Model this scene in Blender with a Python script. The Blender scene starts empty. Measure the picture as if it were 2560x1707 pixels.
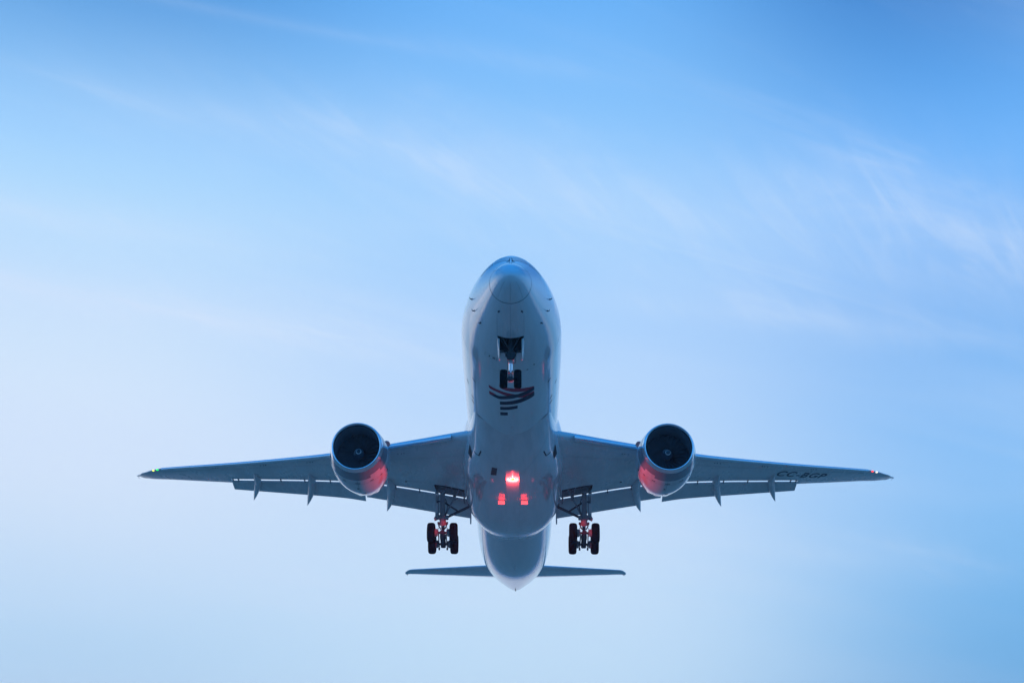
import bpy, math
import numpy as np
from mathutils import Vector, Matrix
R = math.radians
scene = bpy.context.scene
col = scene.collection

# ------------------------------------------------------------------ camera
CAM_H, PITCH = 1.7, 23.0
cam = bpy.data.cameras.new("camera")
cam.sensor_width = 36.0
cam.lens = 50.0
cam.clip_start, cam.clip_end = 0.1, 60000.0
cam_o = bpy.data.objects.new("camera", cam)
cam_o.location = (0, 0, CAM_H)
cam_o.rotation_euler = (R(90 + PITCH), 0, 0)
col.objects.link(cam_o)
scene.camera = cam_o
scene.view_settings.view_transform = 'Standard'
scene.view_settings.look = 'None'
scene.view_settings.exposure = 0.0
scene.view_settings.gamma = 1.0


def lin(r, g, b):
    f = lambda c: c / 12.92 if c <= .04045 else ((c + .055) / 1.055) ** 2.4
    return (f(r / 255), f(g / 255), f(b / 255), 1.0)


# ------------------------------------------------------------------ node helper
class NT:
    def __init__(self, tree):
        self.t = tree
        tree.nodes.clear()

    def n(self, kind, **kw):
        nd = self.t.nodes.new(kind)
        for k, v in kw.items():
            setattr(nd, k, v)
        return nd

    def put(self, sock, v):
        if isinstance(v, bpy.types.NodeSocket):
            self.t.links.new(v, sock)
        elif v is not None:
            sock.default_value = v

    def math(self, op, a, b=None, c=None, clamp=False):
        nd = self.n('ShaderNodeMath', operation=op, use_clamp=clamp)
        for i, v in enumerate((a, b, c)):
            self.put(nd.inputs[i], v)
        return nd.outputs[0]

    def mix(self, f, a, b, mode='MIX'):
        nd = self.n('ShaderNodeMix', data_type='RGBA', blend_type=mode)
        self.put(nd.inputs[0], f)
        self.put(nd.inputs[6], a)
        self.put(nd.inputs[7], b)
        return nd.outputs[2]

    def ramp(self, f, stops, interp='B_SPLINE'):
        nd = self.n('ShaderNodeValToRGB')
        cr = nd.color_ramp
        cr.interpolation = interp
        while len(cr.elements) < len(stops):
            cr.elements.new(0.5)
        for e, (p, c) in zip(cr.elements, stops):
            e.position = p
            e.color = c
        self.put(nd.inputs[0], f)
        return nd.outputs[0]

    def smooth(self, v, a, b):
        nd = self.n('ShaderNodeMapRange', interpolation_type='SMOOTHERSTEP')
        self.put(nd.inputs[0], v)
        nd.inputs[1].default_value, nd.inputs[2].default_value = a, b
        nd.inputs[3].default_value, nd.inputs[4].default_value = 0.0, 1.0
        return nd.outputs[0]

    def noise(self, vec, scale, detail=4.0, rough=.55, dist=0.0):
        nd = self.n('ShaderNodeTexNoise')
        self.put(nd.inputs['Vector'], vec)
        nd.inputs['Scale'].default_value = scale
        nd.inputs['Detail'].default_value = detail
        nd.inputs['Roughness'].default_value = rough
        nd.inputs['Distortion'].default_value = dist
        return nd.outputs[0]


# ------------------------------------------------------------------ sky
SUN_EL, SUN_AZ = 4.0, -52.0          # low sun, ahead and to the left of the view
world = bpy.data.worlds.new("World")
scene.world = world
world.use_nodes = True
W = NT(world.node_tree)
tc = W.n('ShaderNodeTexCoord').outputs['Generated']
sep = W.n('ShaderNodeSeparateXYZ')
W.put(sep.inputs[0], tc)
dx, dy, dz = sep.outputs
el = W.math('MULTIPLY', W.math('ARCSINE', dz), 180 / math.pi)
az = W.math('MULTIPLY', W.math('ARCTAN2', dx, dy), 180 / math.pi)
eln = W.math('DIVIDE', el, 90.0, clamp=True)
E = lambda d: d / 90.0
deep = lin(22, 148, 250)
left_c = W.ramp(eln, [(0, lin(232, 222, 230)), (E(5), lin(224, 228, 242)), (E(9.5), lin(192, 222, 249)),
                      (E(17), lin(216, 233, 254)), (E(23), lin(204, 229, 254)), (E(30), lin(158, 208, 254)),
                      (E(38), lin(56, 138, 216)), (E(60), lin(40, 146, 240)), (1, deep)], 'CARDINAL')
mid_c = W.ramp(eln, [(0, lin(212, 220, 240)), (E(5), lin(208, 224, 247)), (E(9.5), lin(203, 231, 254)),
                     (E(16), lin(201, 227, 255)), (E(23), lin(179, 215, 255)), (E(30), lin(150, 204, 255)),
                     (E(38), lin(96, 172, 246)), (E(60), lin(40, 148, 242)), (1, deep)], 'CARDINAL')
right_c = W.ramp(eln, [(0, lin(206, 212, 232)), (E(5), lin(160, 194, 230)), (E(9.5), lin(124, 184, 234)),
                       (E(16), lin(140, 196, 248)), (E(23), lin(130, 186, 246)), (E(30), lin(108, 177, 247)),
                       (E(38), lin(36, 114, 196)), (E(60), lin(30, 136, 232)), (1, deep)], 'CARDINAL')
back_c = W.ramp(eln, [(0, lin(130, 182, 238)), (E(6), lin(104, 178, 246)), (E(14), lin(84, 174, 252)),
                      (E(28), lin(40, 160, 253)), (E(55), lin(6, 150, 255)), (1, deep)], 'CARDINAL')
front = W.mix(W.smooth(az, -20.0, 1.0), left_c, mid_c)
front = W.mix(W.smooth(az, 2.0, 22.0), front, right_c)
behind = W.smooth(W.math('ABSOLUTE', az), 40.0, 120.0)
grad = W.mix(behind, front, back_c)
# thin cirrus on a flat layer high above
den = W.math('ADD', W.math('MAXIMUM', dz, 0.0), 0.06)
px = W.math('DIVIDE', dx, den)
py = W.math('DIVIDE', dy, den)


def cirrus(angle, sx, sy, seed, scale, detail, rough, lo, hi, dist=.6):
    ca, sa = math.cos(R(angle)), math.sin(R(angle))
    u = W.math('ADD', W.math('MULTIPLY', px, ca * sx), W.math('MULTIPLY', py, sa * sx))
    v = W.math('ADD', W.math('MULTIPLY', px, -sa * sy), W.math('MULTIPLY', py, ca * sy))
    cmb = W.n('ShaderNodeCombineXYZ')
    W.put(cmb.inputs[0], u)
    W.put(cmb.inputs[1], v)
    cmb.inputs[2].default_value = seed
    return W.smooth(W.noise(cmb.outputs[0], scale, detail, rough, dist), lo, hi)


c1 = cirrus(27, .30, 1.25, 3.1, 1.5, 5, .52, .42, .76)
c2 = cirrus(31, .42, 3.0, 8.4, 1.7, 7, .6, .46, .80, 1.0)
c3 = cirrus(58, 1.0, 5.0, 5.3, 2.6, 7, .62, .40, .72, 1.4)
veil = cirrus(20, .45, .8, 1.7, .9, 3, .5, .35, .7)


def band(x0, y0, x1, y1, half, k):
    """one soft cirrus band lying along a line of the cloud layer"""
    L = math.hypot(x1 - x0, y1 - y0)
    ca, sa = (x1 - x0) / L, (y1 - y0) / L
    mx, my = (x0 + x1) / 2, (y0 + y1) / 2
    ex, ey = W.math('SUBTRACT', px, mx), W.math('SUBTRACT', py, my)
    u = W.math('ADD', W.math('MULTIPLY', ex, ca), W.math('MULTIPLY', ey, sa))
    v = W.math('SUBTRACT', W.math('MULTIPLY', ey, ca), W.math('MULTIPLY', ex, sa))
    v = W.math('ADD', v, W.math('MULTIPLY', W.math('SUBTRACT', wob, .5), half * 2.2))
    gv = W.math('POWER', 2.718, W.math('MULTIPLY', W.math('POWER', W.math('ABSOLUTE', W.math('DIVIDE', v, half)), 1.6), -1.0))
    gu = W.math('POWER', 2.718, W.math('MULTIPLY', W.math('POWER', W.math('ABSOLUTE', W.math('DIVIDE', u, L * .62)), 3.0), -1.0))
    return W.math('MULTIPLY', W.math('MULTIPLY', gv, gu), k)


wv = W.n('ShaderNodeCombineXYZ')
W.put(wv.inputs[0], px)
W.put(wv.inputs[1], py)
wob = W.noise(wv.outputs[0], 2.6, 4, .55)
bands = None
for q in ((-.46, 1.40, .12, 1.62, .085, .36), (-.15, 1.50, .52, 1.82, .10, .40), (-.42, 1.205, -.12, 1.305, .010, .17),
          (-.10, 1.30, .10, 1.36, .02, .14), (.34, 1.56, .85, 1.83, .095, .58), (-.95, 1.78, -.10, 2.08, .10, .75),
          (-.80, 1.60, -.25, 1.76, .06, .30), (.05, 1.88, .70, 2.02, .06, .34), (-.20, 1.66, .40, 1.90, .06, .22),
          (-1.0, 2.3, .1, 2.7, .16, .40), (-.9, 3.2, .5, 3.6, .22, .30), (.2, 2.9, 1.0, 3.2, .14, .30)):
    b_ = band(*q)
    bands = b_ if bands is None else W.math('ADD', bands, b_)
fibre = W.math('ADD', W.math('ADD', W.math('MULTIPLY', c2, .45), W.math('MULTIPLY', c3, .20)), W.math('ADD', W.math('MULTIPLY', c1, .30), .30))
cl = W.math('MULTIPLY', W.math('MULTIPLY', bands, 1.5), fibre)
wisp = W.math('ADD', W.math('MULTIPLY', c1, .15), W.math('MULTIPLY', W.math('MULTIPLY', c2, veil), .12))
wisp = W.math('MULTIPLY', wisp, W.math('SUBTRACT', 1.0, W.math('MULTIPLY', W.smooth(el, 38.0, 60.0), .85)))
cl = W.math('ADD', cl, wisp)
cl = W.math('MULTIPLY', cl, W.smooth(el, 6.0, 14.0), clamp=True)
clouded = W.mix(cl, grad, lin(213, 231, 255))
nish = W.n('ShaderNodeTexSky', sky_type='NISHITA', sun_disc=False)
nish.sun_elevation = R(SUN_EL)
nish.sun_rotation = R(SUN_AZ)
nsky = W.mix(1.0, nish.outputs[0], (.55, .85, 1.5, 1), 'MULTIPLY')
bg1 = W.n('ShaderNodeBackground')
W.put(bg1.inputs[0], clouded)
bg1.inputs[1].default_value = 1.06
bg2 = W.n('ShaderNodeBackground')
W.put(bg2.inputs[0], nsky)
bg2.inputs[1].default_value = 0.10
addn = W.n('ShaderNodeMixShader')
addn.inputs[0].default_value = 0.03
W.put(addn.inputs[1], bg1.outputs[0])
W.put(addn.inputs[2], bg2.outputs[0])
wout = W.n('ShaderNodeOutputWorld')
W.put(wout.inputs[0], addn.outputs[0])

# ------------------------------------------------------------------ sun (low, soft, warm)
sun = bpy.data.lights.new("sun", 'SUN')
sun.energy = 0.12
sun.angle = R(40)
sun.color = (1.0, .80, .68)
sun_o = bpy.data.objects.new("sun", sun)
sd = Vector((math.sin(R(SUN_AZ)) * math.cos(R(SUN_EL)), math.cos(R(SUN_AZ)) * math.cos(R(SUN_EL)), math.sin(R(SUN_EL))))
sun_o.rotation_euler = sd.to_track_quat('Z', 'Y').to_euler()
col.objects.link(sun_o)


# ------------------------------------------------------------------ materials
def pbr(name, base, rough=.4, metal=0.0, coat=0.0, var=0.0, vscale=1.2, spec=.5, rvar=0.0, streak=None, ior=1.5, coat_ior=1.5):
    m = bpy.data.materials.new(name)
    m.use_nodes = True
    N = NT(m.node_tree)
    b = N.n('ShaderNodeBsdfPrincipled')
    o = N.n('ShaderNodeOutputMaterial')
    N.put(o.inputs[0], b.outputs[0])
    base4 = tuple(base) + (1.0,)
    b.inputs['Base Color'].default_value = base4
    b.inputs['Roughness'].default_value = rough
    b.inputs['Metallic'].default_value = metal
    b.inputs['Specular IOR Level'].default_value = spec
    b.inputs['Coat Weight'].default_value = coat
    b.inputs['Coat Roughness'].default_value = .03
    b.inputs['IOR'].default_value = ior
    b.inputs['Coat IOR'].default_value = coat_ior
    if var or rvar:
        tcn = N.n('ShaderNodeTexCoord').outputs['Object']
        if streak:
            mp = N.n('ShaderNodeMapping')
            N.put(mp.inputs[0], tcn)
            mp.inputs['Scale'].default_value = streak
            vec = mp.outputs[0]
        else:
            vec = tcn
        f = N.noise(vec, vscale, 6, .6)
        if var:
            dark = tuple(c * (1 - var) for c in base) + (1,)
            N.put(b.inputs['Base Color'], N.mix(N.smooth(f, .35, .7), base4, dark))
        if rvar:
            N.put(b.inputs['Roughness'], N.math('ADD', rough, N.math('MULTIPLY', N.math('SUBTRACT', f, .5), rvar)))
    return m


def emit(name, colr, strength):
    m = bpy.data.materials.new(name)
    m.use_nodes = True
    N = NT(m.node_tree)
    e = N.n('ShaderNodeEmission')
    e.inputs[0].default_value = tuple(colr) + (1,)
    e.inputs[1].default_value = strength
    o = N.n('ShaderNodeOutputMaterial')
    N.put(o.inputs[0], e.outputs[0])
    return m


M = dict(
    white=pbr('gloss_white_paint', (.70, .73, .77), .10, coat=.6, ior=1.8, coat_ior=1.7, var=.07, vscale=.9, rvar=.05, streak=(2.2, .22, 2.2)),
    fairing=pbr('fairing_white_paint', (.70, .73, .76), .13, coat=.5, ior=1.7, coat_ior=1.6, var=.12, vscale=.8, rvar=.08, streak=(2.0, .3, 2.0)),
    grey=pbr('wing_grey_paint', (.66, .68, .70), .28, coat=.15, ior=1.6, var=.14, vscale=.55, rvar=.12, streak=(1.2, .5, 1.2)),
    slat=pbr('bare_leading_edge_metal', (.74, .78, .84), .22, metal=.85, var=.06, vscale=1.5),
    lip=pbr('polished_inlet_lip', (.82, .85, .9), .16, metal=1.0, var=.05, vscale=2),
    cowl=pbr('inlet_cowl_grey_paint', (.20, .22, .27), .14, coat=.5, ior=1.7, coat_ior=1.6, var=.1, vscale=1.3),
    nacelle=pbr('nacelle_light_paint', (.58, .60, .63), .13, coat=.5, ior=1.7, coat_ior=1.6, var=.12, vscale=1.2, streak=(2, .4, 2)),
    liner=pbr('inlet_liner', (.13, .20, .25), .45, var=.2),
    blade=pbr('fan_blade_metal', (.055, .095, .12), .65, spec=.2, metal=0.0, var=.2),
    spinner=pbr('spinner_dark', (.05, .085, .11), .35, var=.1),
    swirl=pbr('spinner_swirl_white', (.8, .8, .8), .4, var=.05),
    hot=pbr('exhaust_metal', (.25, .23, .22), .35, metal=1.0, var=.2),
    tyre=pbr('tyre_rubber', (.003, .007, .010), .9, var=.3, vscale=4, spec=.06),
    rim=pbr('wheel_hub_grey', (.35, .36, .38), .4, metal=.4, var=.1),
    gear=pbr('gear_grey_paint', (.30, .31, .33), .35, var=.25, vscale=3),
    geardark=pbr('gear_dark_metal', (.055, .08, .10), .45, metal=.2, var=.3, vscale=4),
    chrome=pbr('oleo_chrome', (.85, .87, .9), .10, metal=1.0, var=.03),
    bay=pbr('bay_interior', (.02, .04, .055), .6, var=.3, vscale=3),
    door=pbr('gear_door_paint', (.60, .61, .63), .25, coat=.1, var=.08),
    glass=pbr('cockpit_glass', (.80, .44, .42), .06, coat=.5, var=.05, spec=.9),  # pink base colour stands in for sky reflected in the panes
    frame=pbr('window_seal', (.05, .055, .065), .5, var=.1),
    seam=pbr('panel_seam', (.07, .085, .11), .5, var=.1),
    softseam=pbr('faint_panel_seam', (.30, .33, .38), .4, var=.1),
    black=pbr('black_vent', (.012, .013, .016), .6, var=.1),
    probe=pbr('probe_metal', (.06, .065, .08), .35, metal=.6, var=.1),
    red=pbr('emblem_red', (.40, .012, .05), .4, spec=.25, var=.06),
    indigo=pbr('emblem_indigo', (.006, .010, .040), .4, spec=.2, var=.06),
    ink=pbr('registration_ink', (.016, .022, .036), .5, var=.05),
    antenna=pbr('antenna_paint', (.55, .56, .58), .35, var=.05),
    hatch=pbr('hatch_dark', (.035, .035, .05), .5, var=.2),
    e_beacon=emit('beacon_glow', (1.0, .36, .04), 5.0),
    e_white=emit('strobe_glow', (1.0, .97, .90), 1.5),
    e_green=emit('green_nav_glow', (.02, 1.0, .15), 1.6),
    e_yellow=emit('yellow_nav_glow', (1.0, 1.0, .14), 1.7),
    e_red=emit('red_nav_glow', (1.0, .05, .04), 2.2),
)
for k in ('e_beacon', 'e_white', 'e_green', 'e_yellow', 'e_red'):
    pass


# ------------------------------------------------------------------ mesh helpers
def link(o, parent=None):
    col.objects.link(o)
    if parent is not None:
        o.parent = parent
    return o


class MB:
    def __init__(self):
        self.v, self.f, self.m = [], [], []

    def add(self, verts, faces, mi=0):
        o = len(self.v)
        self.v += [tuple(map(float, p)) for p in verts]
        self.f += [tuple(i + o for i in f) for f in faces]
        self.m += [mi] * len(faces)
        return self

    def loft(self, rings, cap0=False, cap1=False, closed=True, mi=0, skip=None):
        n = len(rings[0])
        vs = [p for r in rings for p in r]
        fs = []
        for i in range(len(rings) - 1):
            for j in range(n if closed else n - 1):
                if skip and skip(i, j):
                    continue
                k = (j + 1) % n
                fs.append((i * n + j, i * n + k, (i + 1) * n + k, (i + 1) * n + j))
        if cap0:
            fs.append(tuple(range(n))[::-1])
        if cap1:
            fs.append(tuple((len(rings) - 1) * n + j for j in range(n)))
        return self.add(vs, fs, mi)

    def tube(self, p0, p1, r0, r1=None, n=14, mi=0, cap=True):
        r1 = r0 if r1 is None else r1
        p0, p1 = Vector(p0), Vector(p1)
        d = (p1 - p0).normalized()
        a = d.orthogonal().normalized()
        b = d.cross(a)
        rg = lambda p, r: [p + (a * math.cos(t) + b * math.sin(t)) * r for t in [2 * math.pi * i / n for i in range(n)]]
        return self.loft([rg(p0, r0), rg(p1, r1)], cap, cap, mi=mi)

    def path(self, pts, r, n=8, mi=0):
        pts = [Vector(p) for p in pts]
        rings = []
        for i, p in enumerate(pts):
            d = (pts[min(i + 1, len(pts) - 1)] - pts[max(i - 1, 0)]).normalized()
            a = Vector((0.13, 0.21, 1)).cross(d).normalized()
            b = d.cross(a)
            rr = r[i] if isinstance(r, (list, tuple)) else r
            rings.append([p + (a * math.cos(2 * math.pi * k / n) + b * math.sin(2 * math.pi * k / n)) * rr for k in range(n)])
        return self.loft(rings, True, True, mi=mi)

    def box(self, c, s, rot=None, mi=0, bev=0.0):
        cx, cy, cz = c
        hx, hy, hz = s[0] / 2, s[1] / 2, s[2] / 2
        b = min(bev, hx * .9, hy * .9, hz * .9)
        if b > 0:     # chamfered box
            vs, fs = [], []
            import itertools
            idx = {}
            for sx, sy, sz in itertools.product((-1, 1), repeat=3):
                for ax in range(3):
                    p = [sx * hx, sy * hy, sz * hz]
                    for k in range(3):
                        if k != ax:
                            p[k] -= (sx, sy, sz)[k] * b
                    idx[(sx, sy, sz, ax)] = len(vs)
                    vs.append(p)
            for ax in range(3):
                o1, o2 = [k for k in range(3) if k != ax]
                for s0 in (-1, 1):
                    q = []
                    for a1, a2 in ((-1, -1), (1, -1), (1, 1), (-1, 1)):
                        t = [0, 0, 0]
                        t[ax], t[o1], t[o2] = s0, a1, a2
                        q.append(idx[tuple(t) + (ax,)])
                    fs.append(tuple(q))
                for a1, a2 in ((-1, -1), (1, -1), (1, 1), (-1, 1)):
                    t0, t1 = [0, 0, 0], [0, 0, 0]
                    t0[ax], t1[ax] = -1, 1
                    t0[o1] = t1[o1] = a1
                    t0[o2] = t1[o2] = a2
                    fs.append((idx[tuple(t0) + (o1,)], idx[tuple(t1) + (o1,)], idx[tuple(t1) + (o2,)], idx[tuple(t0) + (o2,)]))
            for sx, sy, sz in itertools.product((-1, 1), repeat=3):
                fs.append(tuple(idx[(sx, sy, sz, k)] for k in range(3)))
        else:
            vs = [(x, y, z) for x in (-hx, hx) for y in (-hy, hy) for z in (-hz, hz)]
            fs = [(0, 1, 3, 2), (4, 6, 7, 5), (0, 4, 5, 1), (2, 3, 7, 6), (0, 2, 6, 4), (1, 5, 7, 3)]
        vs = [Vector(p) for p in vs]
        if rot is not None:
            vs = [rot @ p for p in vs]
        return self.add([p + Vector(c) for p in vs], fs, mi)

    def plate(self, quad, t, mi=0):
        """a flat panel with thickness t from an outline of points"""
        q = [Vector(p) for p in quad]
        n = Vector((0, 0, 0))
        for i in range(1, len(q) - 1):
            n += (q[i] - q[0]).cross(q[i + 1] - q[0])
        n.normalize()
        k = len(q)
        vs = [p + n * t / 2 for p in q] + [p - n * t / 2 for p in q]
        fs = [tuple(range(k)), tuple(range(2 * k - 1, k - 1, -1))]
        fs += [(i, i + k, (i + 1) % k + k, (i + 1) % k) for i in range(k)]
        return self.add(vs, fs, mi)

    def build(self, name, mats, parent=None, smooth=True, angle=40, recalc=True, label=None):
        me = bpy.data.meshes.new(name)
        me.from_pydata(self.v, [], self.f)
        mats = mats if isinstance(mats, (list, tuple)) else [mats]
        for m in mats:
            me.materials.append(m)
        me.polygons.foreach_set('material_index', self.m)
        import bmesh
        bm = bmesh.new()
        bm.from_mesh(me)
        bmesh.ops.remove_doubles(bm, verts=bm.verts, dist=1e-4)
        if recalc:
            bmesh.ops.recalc_face_normals(bm, faces=bm.faces)
        for f in bm.faces:
            f.smooth = smooth
        if smooth and angle < 180:
            for e in bm.edges:
                if len(e.link_faces) == 2 and e.calc_face_angle(0) > R(angle):
                    e.smooth = False
        bm.to_mesh(me)
        bm.free()
        o = bpy.data.objects.new(name, me)
        if label:
            o['label'] = label
        return link(o, parent)


def build_each(mb, name, mats, parent, **kw):
    """every unconnected piece of mb becomes an object of its own"""
    n = len(mb.v)
    par = list(range(n))

    def find(i):
        while par[i] != i:
            par[i] = par[par[i]]
            i = par[i]
        return i
    for f in mb.f:
        for q in f[1:]:
            par[find(q)] = find(f[0])
    groups = {}
    for f, m in zip(mb.f, mb.m):
        groups.setdefault(find(f[0]), []).append((f, m))
    for g in groups.values():
        idx = sorted({q for f, _ in g for q in f})
        mp = {q: i for i, q in enumerate(idx)}
        p = MB()
        p.v = [mb.v[q] for q in idx]
        p.f = [tuple(mp[q] for q in f) for f, _ in g]
        p.m = [m for _, m in g]
        p.build(name, mats, parent, **kw)


def empty(name, parent=None):
    o = bpy.data.objects.new(name, None)
    return link(o, parent)


def pchip(xs, ys):
    x, y = np.array(xs, float), np.array(ys, float)
    h = np.diff(x)
    d = np.diff(y) / h
    m = np.zeros(len(x))
    for i in range(1, len(x) - 1):
        if d[i - 1] * d[i] > 0:
            w1, w2 = 2 * h[i] + h[i - 1], h[i] + 2 * h[i - 1]
            m[i] = (w1 + w2) / (w1 / d[i - 1] + w2 / d[i])
    m[0], m[-1] = d[0], d[-1]

    def f(q):
        q = np.clip(np.asarray(q, float), x[0], x[-1])
        i = np.clip(np.searchsorted(x, q) - 1, 0, len(x) - 2)
        t = (q - x[i]) / h[i]
        return ((1 + 2 * t) * (1 - t) ** 2 * y[i] + t * (1 - t) ** 2 * h[i] * m[i]
                + t * t * (3 - 2 * t) * y[i + 1] + t * t * (t - 1) * h[i] * m[i + 1])
    return f


def smooth_curve(xs, ys, sig, root=True):
    """pchip through the points, then softened so that reflections flow without kinks"""
    tr = (lambda q: np.sqrt(np.maximum(q, 0))) if root else (lambda q: np.asarray(q, float))
    f = pchip(tr(np.array(xs, float)), ys)
    t0, t1 = tr(xs[0]), tr(xs[-1])
    T = np.linspace(t0, t1, 1600)
    Y = f(T)
    dt = T[1] - T[0]
    k = np.arange(-int(3 * sig / dt), int(3 * sig / dt) + 1) * dt
    g = np.exp(-.5 * (k / sig) ** 2)
    g /= g.sum()
    pad = len(k) // 2
    Yp = np.concatenate([2 * Y[0] - Y[1:pad + 1][::-1], Y, 2 * Y[-1] - Y[-pad - 1:-1][::-1]])
    Y = np.convolve(Yp, g, 'valid')
    return lambda q: np.interp(tr(np.asarray(q, float)), T, Y)


# ------------------------------------------------------------------ ground (below and all round, out of the frame)
gm = bpy.data.materials.new('pale_concrete_apron')
gm.use_nodes = True
G = NT(gm.node_tree)
gb = G.n('ShaderNodeBsdfPrincipled')
go = G.n('ShaderNodeOutputMaterial')
G.put(go.inputs[0], gb.outputs[0])
gco = G.n('ShaderNodeTexCoord').outputs['Object']
g1 = G.noise(gco, .012, 6, .6)
g2 = G.noise(gco, .35, 5, .65)
gc = G.mix(G.smooth(g1, .35, .65), (.30, .285, .215, 1), (.36, .33, .245, 1))
gc = G.mix(G.math('MULTIPLY', g2, .5), gc, (.24, .24, .18, 1))
G.put(gb.inputs['Base Color'], gc)
gb.inputs['Roughness'].default_value = .95
gb.inputs['Specular IOR Level'].default_value = .1
mb = MB()
rad = [0, 40, 200, 1000, 5000]
rings = [[(r * math.cos(2 * math.pi * k / 64), r * math.sin(2 * math.pi * k / 64), 0) for k in range(64)] for r in rad[1:]]
mb.loft(rings, cap0=True)
ground = mb.build('ground', gm, smooth=False)
ground['kind'] = 'structure'

# ------------------------------------------------------------------ the aircraft: x across, y aft of the nose, z up
plane = empty('airliner')
plane['label'] = 'white twin-engine airliner flying overhead with landing gear and flaps down'
plane['category'] = 'airplane'
cp, sp = math.cos(R(PITCH)), math.sin(R(PITCH))


def cam2world(x, y, z):
    return Vector((x, z * cp - y * sp, CAM_H + z * sp + y * cp))


ATT = Matrix.Rotation(R(-.37), 4, 'Z') @ Matrix.Rotation(R(-3.0), 4, 'X') @ Matrix.Rotation(R(.26), 4, 'Y')
nose_w = cam2world(-.09, 3.5, 72.0)
plane.matrix_world = Matrix.Translation(nose_w - (ATT @ Vector((0, 0, -.9)))) @ ATT

# ---- fuselage
SB = [0, .08, .2, .6, 1.35, 1.9, 2.5, 2.8, 3.2, 3.6, 4.2, 5, 6, 7.5, 9.5, 12, 46, 50, 54, 57, 60, 62, 62.4]
ZT = [-.97, -.72, -.53, -.12, .40, .81, 1.29, 1.54, 1.86, 2.09, 2.33, 2.56, 2.73, 2.88, 2.965, 2.97, 2.97, 2.94, 2.72, 2.38, 1.85, 1.36, 1.15]
f_zt = smooth_curve(SB, ZT, .035)
SC = [0, .08, .2, .6, 1.35, 2.5, 4, 6, 8, 10, 12, 40, 42, 44, 46, 48, 50, 52, 56, 60, 62, 62.4]
ZB = [-.97, -1.20, -1.35, -1.63, -1.98, -2.36, -2.68, -2.88, -2.955, -2.97, -2.97, -2.97, -2.955, -2.86, -2.66, -2.38, -2.03, -1.64, -.83, 0.0, .42, .55]
f_zb = smooth_curve(SC, ZB, .07)
SW = [0, .08, .2, .6, 1.35, 2, 3, 4, 6, 8, 10, 12, 42, 46, 49.7, 54.5, 58.8, 61.5, 62.2, 62.4]
WW = [0, .28, .43, .74, 1.08, 1.33, 1.68, 2.02, 2.53, 2.80, 2.86, 2.885, 2.885, 2.84, 2.70, 2.24, 1.43, .66, .42, .30]
f_w = smooth_curve(SW, WW, .085)
SZ = [0, 2, 4, 7, 10, 44, 50, 56, 60, 62.4]
f_zc = smooth_curve(SZ, [-.97, -.76, -.40, -.12, 0, 0, .12, .55, .82, .86], .14)


def fus(s, a):
    """fuselage skin: a = 0 right side, 90 crown, -90 keel (degrees)"""
    w, zt, zb, zc = float(f_w(s)), float(f_zt(s)), float(f_zb(s)), float(f_zc(s))
    zc = min(max(zc, zb + .02 * (zt - zb)), zt - .02 * (zt - zb))
    c, sn = math.cos(R(a)), math.sin(R(a))
    if sn > 0 and s < 11:      # the crown of the nose is a little peaked
        c = math.copysign(abs(c) ** (1 + .12 * math.exp(-((s - 2.6) / 2.6) ** 2)), c)
    z = zc + (zt - zc) * sn if sn >= 0 else zc + (zc - zb) * sn
    return Vector((w * c, s, z))


def fus_n(s, a):
    e = 1e-2
    d1 = fus(s + e, a) - fus(max(s - e, .001), a)
    d2 = fus(s, a + .5) - fus(s, a - .5)
    n = d2.cross(d1).normalized()
    p = fus(s, a)
    out = Vector((p.x, 0, p.z - float(f_zc(s))))
    return n if n.dot(out) > 0 else -n


def keel(x, s, off=0.0):
    """point on the lower skin below (x, s)"""
    w = float(f_w(s))
    a = -math.degrees(math.acos(max(-1, min(1, x / w))))
    return fus(s, a) + fus_n(s, a) * off


NS = 120
BAY = (3.95, 5.3, .70)
st = sorted(set([round(v, 4) for v in list((np.linspace(.03, 1.6, 34)) ** 2) + list(np.arange(2.6, 14, .2)) + list(np.arange(14, 42, 1.0)) + list(np.arange(42, 62.3, .35)) + [62.38, BAY[0], BAY[1]]]))
rings = []
for s in st:
    rg = [fus(s, 360.0 * k / NS) for k in range(NS)]
    if BAY[0] - .01 <= s <= BAY[1] + .01:
        for sx in (-1, 1):
            a = -math.degrees(math.acos(sx * BAY[2] / float(f_w(s)))) % 360
            k = int(round(a / 360 * NS)) % NS
            rg[k] = fus(s, a)
    rings.append(rg)
mb = MB()


def skip(i, j):
    if not (BAY[0] - .005 <= st[i] and st[i + 1] <= BAY[1] + .005):
        return False
    q = [rings[i][j], rings[i][(j + 1) % NS]]
    return all(abs(p.x) <= BAY[2] + .01 and p.z < -1 for p in q)


mb.loft(rings, skip=skip)
tip = len(mb.v)
mb.add([(0, 0, -.97)] + rings[0], [(0, k + 1, (k + 1) % NS + 1) for k in range(NS)])
mb.add(rings[-1], [tuple(range(NS))])
fuselage = mb.build('fuselage', M['white'], plane, angle=60)


def ribbon(pts_sa, width, name, mat, parent, surf=None, off=.004, build=True, mbx=None):
    """thin painted line lying on the skin along (s, a) points"""
    surf = surf or (lambda s, a: (fus(s, a), fus_n(s, a)))
    P = [surf(*q) for q in pts_sa]
    m_ = mbx or MB()
    L, Rr = [], []
    for i, (p, n) in enumerate(P):
        d = (P[min(i + 1, len(P) - 1)][0] - P[max(i - 1, 0)][0]).normalized()
        b = n.cross(d).normalized() * width / 2
        L.append(p + n * off + b)
        Rr.append(p + n * off - b)
    m_.add(L + Rr, [(i, i + 1, i + 1 + len(P), i + len(P)) for i in range(len(P) - 1)])
    return m_.build(name, mat, parent) if build else m_


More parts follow.
